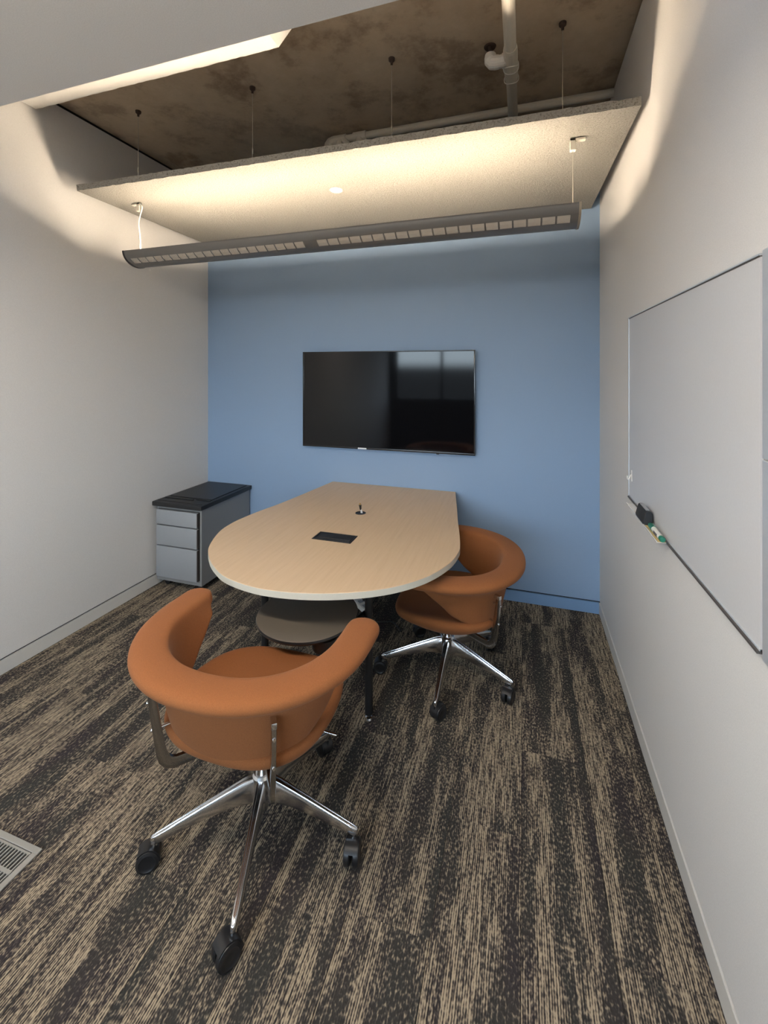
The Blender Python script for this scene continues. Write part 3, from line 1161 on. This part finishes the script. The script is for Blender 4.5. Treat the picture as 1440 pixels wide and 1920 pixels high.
for a, b in zip(zs, zs[1:]):
    bm = nb()
    x0, x1 = CX0 + tk * 0.3, CX1 - tk - 0.016
    box(bm, x0, x1, CY0 - 0.016, CY0 + 0.012, a + 0.004, b - 0.004, 0.004, 2)
    d = obj('drawer', bm, cabinet_front, cab, smooth=40)
    obj('pull_edge', bx(x1 - 0.004, x1 + 0.002, CY0 - 0.014, CY0 + 0.010, a + 0.008, b - 0.008, 0.001, 1), dark_frame, d)
bm = nb()
LX, RX, FY, BY = CX0 - 0.022, CX1 + 0.018, CY0 - 0.03, CY1 + 0.010
box(bm, LX, RX, FY, BY, Z1, Z1 + 0.034, 0.008, 2)
topc = obj('cabinet_top', bm, black_matte, cab, smooth=40)
# moulded tray on the top: raised mat at the back, pen groove at the front
obj('mat', bx(LX + 0.03, RX - 0.03, FY + 0.15, BY - 0.03, Z1 + 0.034, Z1 + 0.039, 0.003, 2), black_matte, topc)
bm = nb()
box(bm, LX + 0.02, RX - 0.16, FY + 0.105, FY + 0.117, Z1 + 0.034, Z1 + 0.040, 0.002, 1)
box(bm, RX - 0.15, RX - 0.02, FY + 0.125, FY + 0.137, Z1 + 0.034, Z1 + 0.040, 0.002, 1)
box(bm, LX + 0.02, RX - 0.02, FY + 0.035, FY + 0.045, Z1 + 0.034, Z1 + 0.038, 0.002, 1)
obj('tray_ridge', bm, black_matte, topc)
for (x, y) in ((CX0 + 0.05, CY0 + 0.06), (CX1 - 0.05, CY0 + 0.06), (CX0 + 0.05, CY1 - 0.06), (CX1 - 0.05, CY1 - 0.06)):
    bm = lathe(nb(), [(0.0, -0.012), (0.024, -0.012), (0.026, -0.008), (0.026, 0.008), (0.024, 0.012), (0.0, 0.012)], 16)
    xform(bm, Matrix.Translation((x, y, 0.026)) @ Matrix.Rotation(PI / 2, 4, 'X'))
    c_ = obj('caster', bm, black_plastic, cab, smooth=40)
    obj('caster_plate', bx(x - 0.03, x + 0.03, y - 0.018, y + 0.018, 0.045, Z0), black_metal, c_)

# ================================================================== whiteboard and what lies on its ledge
WY0, WY1, WZ0, WZ1 = 1.131, 2.339, 1.033, 1.875
wb = empty('whiteboard', 'large framed whiteboard on the right wall', 'whiteboard', (XR, (WY0 + WY1) / 2, (WZ0 + WZ1) / 2))
cy, cz = wb.location.y, wb.location.z
y0, y1, z0, z1 = WY0 - cy, WY1 - cy, WZ0 - cz, WZ1 - cz
obj('writing_surface', bx(-0.006, -0.0005, y0, y1, z0, z1), board_white, wb)
obj('frame_seam', bx(-0.007, -0.0005, y0, y1, z1, z1 + 0.003), dark_frame, wb)  # shade of the gap beneath the aluminium lip, put in as a dark strip
obj('frame_seam', bx(-0.013, -0.0005, y0, y1, z0 - 0.006, z0), dark_frame, wb)
obj('frame_lip', bx(-0.009, -0.0005, y0, y1, z1 + 0.003, z1 + 0.007), alu_frame, wb)
obj('frame_lip', bx(-0.008, -0.0005, y0, y1, z0, z0 + 0.004), alu_frame, wb)
obj('frame_stile', bx(-0.009, -0.0005, y1, y1 + 0.005, z0 - 0.006, z1 + 0.006), alu_frame, wb)
zj = 1.445 - cz
obj('end_post', bx(-0.008, -0.0005, y0 - 0.07, y0 - 0.010, zj + 0.001, z1 + 0.012, 0.002, 1), alu_frame, wb)
obj('end_post', bx(-0.008, -0.0005, y0 - 0.07, y0 - 0.010, z0 - 0.014, zj - 0.001, 0.002, 1), alu_frame, wb)

ledge = empty('pen_ledge', 'clear plastic pen ledge at the lower left corner of the whiteboard', 'ledge', (XR, 1.93, 1.030))
bm = nb()
box(bm, -0.044, -0.0145, -0.19, 0.27, 0.0, 0.003, 0.001, 1)
box(bm, -0.046, -0.043, -0.19, 0.27, 0.0, 0.008, 0.001, 1)
obj('tray', bm, clear_plastic, ledge)
obj('paper_liner', bx(-0.0425, -0.015, -0.19, 0.03, 0.003, 0.0036), yellow_paper, ledge)

er = empty('board_eraser', 'black felt whiteboard eraser sitting on the clear pen ledge', 'eraser', (XR - 0.030, 1.97, 1.0340))
bm = nb()
prof = [(-0.016, 0.0), (0.014, 0.0), (0.016, 0.004), (0.016, 0.045), (0.010, 0.052), (0.0, 0.053), (-0.006, 0.050), (-0.017, 0.010)]
a = [bm.verts.new((x, -0.058, z)) for x, z in prof]
b = [bm.verts.new((x, 0.062, z)) for x, z in prof]
ring_faces(bm, a, b)
bm.faces.new(a); bm.faces.new(b)
bmesh.ops.bevel(bm, geom=list(bm.edges), offset=0.0015, segments=1, affect='EDGES')
obj('felt_block', bm, eraser_felt, er)
bm = bx(-0.004, 0.010, -0.045, 0.05, 0.0525, 0.0545, 0.0006, 1)
obj('handle_label', bm, label_grey, er)

mk = empty('board_marker', 'green and white dry erase marker lying on the pen ledge beside the eraser', 'marker', (XR - 0.029, 1.825, 1.0460))


def yrod(prof):
    b_ = lathe(nb(), prof, 18)
    return xform(b_, Matrix.Rotation(PI / 2, 4, 'X'))


# along -y after rotation: positive z becomes -y
obj('barrel', yrod([(0.0, -0.012), (0.0092, -0.012), (0.0095, -0.010), (0.0095, 0.080), (0.0, 0.080)]), marker_white, mk, smooth=40)
obj('cap', yrod([(0.0, -0.062), (0.0075, -0.060), (0.0098, -0.050), (0.0104, -0.012), (0.0, -0.012)]), green_plastic, mk, smooth=40)
obj('end_plug', yrod([(0.0, 0.080), (0.0100, 0.080), (0.0104, 0.090), (0.0085, 0.096), (0.0, 0.098)]), green_plastic, mk, smooth=40)
bm = nb()
box(bm, -0.0099, -0.0085, -0.060, -0.020, -0.004, 0.005)
lb = obj('print_patch', bm, dark_frame, mk)

hk = empty('adhesive_hook', 'small clear adhesive hook near the lower left edge of the whiteboard', 'hook', (XR - 0.006, 2.290, 1.145))
obj('hook_plate', bx(-0.003, 0.0, -0.010, 0.010, -0.030, 0.022, 0.001, 1), white_plastic, hk)
bm = nb()
tube(bm, catmull([(-0.003, 0, 0.0), (-0.008, 0, -0.012), (-0.014, 0, -0.022), (-0.018, 0, -0.018), (-0.018, 0, -0.006)], 5), 0.003, 8)
obj('hook_arm', bm, white_plastic, hk, smooth=40)

# ================================================================== floor grille
fg = empty('floor_grille', 'grey metal floor air grille set in the carpet at the left', 'grille', (-1.557, 1.064, 0.0))
GX, GY = -0.60, -0.36
fwd = 0.030
bm = nb()
for (x0, x1, y0, y1) in ((GX, 0, -fwd * 0.62, 0), (GX, 0, GY, GY + fwd), (GX, GX + fwd, GY + fwd, -fwd * 0.62), (-fwd * 0.75, 0, GY + fwd, -fwd * 0.62)):
    box(bm, x0, x1, y0, y1, 0.0003, 0.0045, 0.0012, 1)
obj('frame', bm, grille_metal, fg)
obj('dark_pan', bx(GX + 0.01, -0.01, GY + 0.01, -0.01, 0.0002, 0.0006), gap_black, fg)
ix0, ix1, iy0, iy1 = GX + fwd + 0.002, -fwd * 0.75 - 0.0025, GY + fwd + 0.002, -fwd * 0.62 - 0.0025
bm = nb()
ny = 5
for i in range(ny + 1):
    yc = iy1 - (iy1 - iy0) * i / ny
    hh = 0.0055 if 0 < i < ny else 0.006
    ya, yb = max(iy0, yc - hh), min(iy1, yc + hh)
    obj('cross_bar', bx(ix0, ix1, ya, yb, 0.0006, 0.0036), grille_metal, fg)
slat_mesh = None
pitch = 0.0138
n = int((ix1 - ix0) / pitch)
for i in range(n + 1):
    xc = ix1 - 0.0045 - i * pitch
    if slat_mesh is None:
        o = obj('slat', bx(-0.0024, 0.0024, iy0, iy1, 0.0006, 0.0038), grille_metal, fg, (xc, 0, 0))
        slat_mesh = o.data
    else:
        o = bpy.data.objects.new('slat', slat_mesh)
        COL.objects.link(o); o.parent = fg; o.location = (xc, 0, 0)

# ================================================================== unseen fill lamp, added over the entrance side for more overhead light
ol_ = empty('fill_lamp', 'added unseen fill lamp, a slim white bar hung under the lower plaster ceiling by the entrance', 'lamp', (-1.05, 0.30, 2.42))
obj('fill_lamp_body', bx(-1.22, 1.22, -0.035, 0.035, -0.012, 0.03, 0.004), white_plastic, ol_)
obj('fill_below', bx(-1.20, 1.20, -0.030, 0.030, -0.016, -0.012), emit('fill_down', (1.0, 0.89, 0.76), FILL_DOWN), ol_)
obj('fill_above', bx(-1.20, 1.20, -0.030, 0.030, 0.030, 0.033), emit('fill_up', (1.0, 0.93, 0.84), FILL_UP), ol_)
for x in (-1.0, 1.0):
    obj('hanging_wire', tube(nb(), [(x, 0, 0.03), (x, 0, 0.18)], 0.002, 6), wire_steel, ol_)

# ================================================================== odds and ends under the table
ps = empty('power_strip', 'white power strip lying on the carpet under the table', 'power strip', (-1.09, 2.84, 0.0), R(-40))
obj('strip_body', bx(-0.16, 0.16, -0.028, 0.028, 0.0, 0.034, 0.006), white_plastic, ps)
for i in range(4):
    obj('socket', bx(-0.12 + i * 0.065, -0.085 + i * 0.065, -0.015, 0.015, 0.034, 0.0355), label_grey, ps)


def cord(label, pts, mat=black_plastic, r=0.004, name='power_cable'):
    o = obj(name, tube(nb(), catmull(pts, 8), r, 8), mat, None, None, smooth=60)
    # origin on the floor by the first point
    o0 = Vector((pts[0][0], pts[0][1], 0))
    for v in o.data.vertices:
        v.co -= o0
    o.location = o0
    return tag(o, label, 'cable')


cord('black cable looping down from the table to the white power strip', [(-0.97, 2.56, 0.70), (-0.96, 2.60, 0.45), (-0.93, 2.66, 0.15), (-0.93, 2.70, 0.03), (-0.95, 2.74, 0.060), (-1.00, 2.78, 0.062), (-1.05, 2.82, 0.046)])
cord('black cable lying across the carpet behind the right front table leg', [(-0.72, 2.62, 0.005), (-0.80, 2.70, 0.005), (-0.88, 2.68, 0.005), (-0.95, 2.66, 0.005), (-1.02, 2.60, 0.005), (-1.10, 2.52, 0.005), (-1.2, 2.5, 0.005)])
cord('black cable running from under the table to the blue wall', [(-0.78, 2.80, 0.005), (-0.72, 2.88, 0.005), (-0.75, 3.02, 0.005), (-0.70, 3.18, 0.02), (-0.70, 3.205, 0.15)])
pl = empty('white_plug', 'small white plug lying on the carpet behind the round stool', 'plug', (-1.05, 2.62, 0.0), R(30))
obj('plug_body', bx(-0.022, 0.022, -0.014, 0.014, 0.0, 0.026, 0.005), white_plastic, pl)
obj('plug_pins', bx(0.022, 0.038, -0.008, 0.008, 0.008, 0.012), alu, pl)
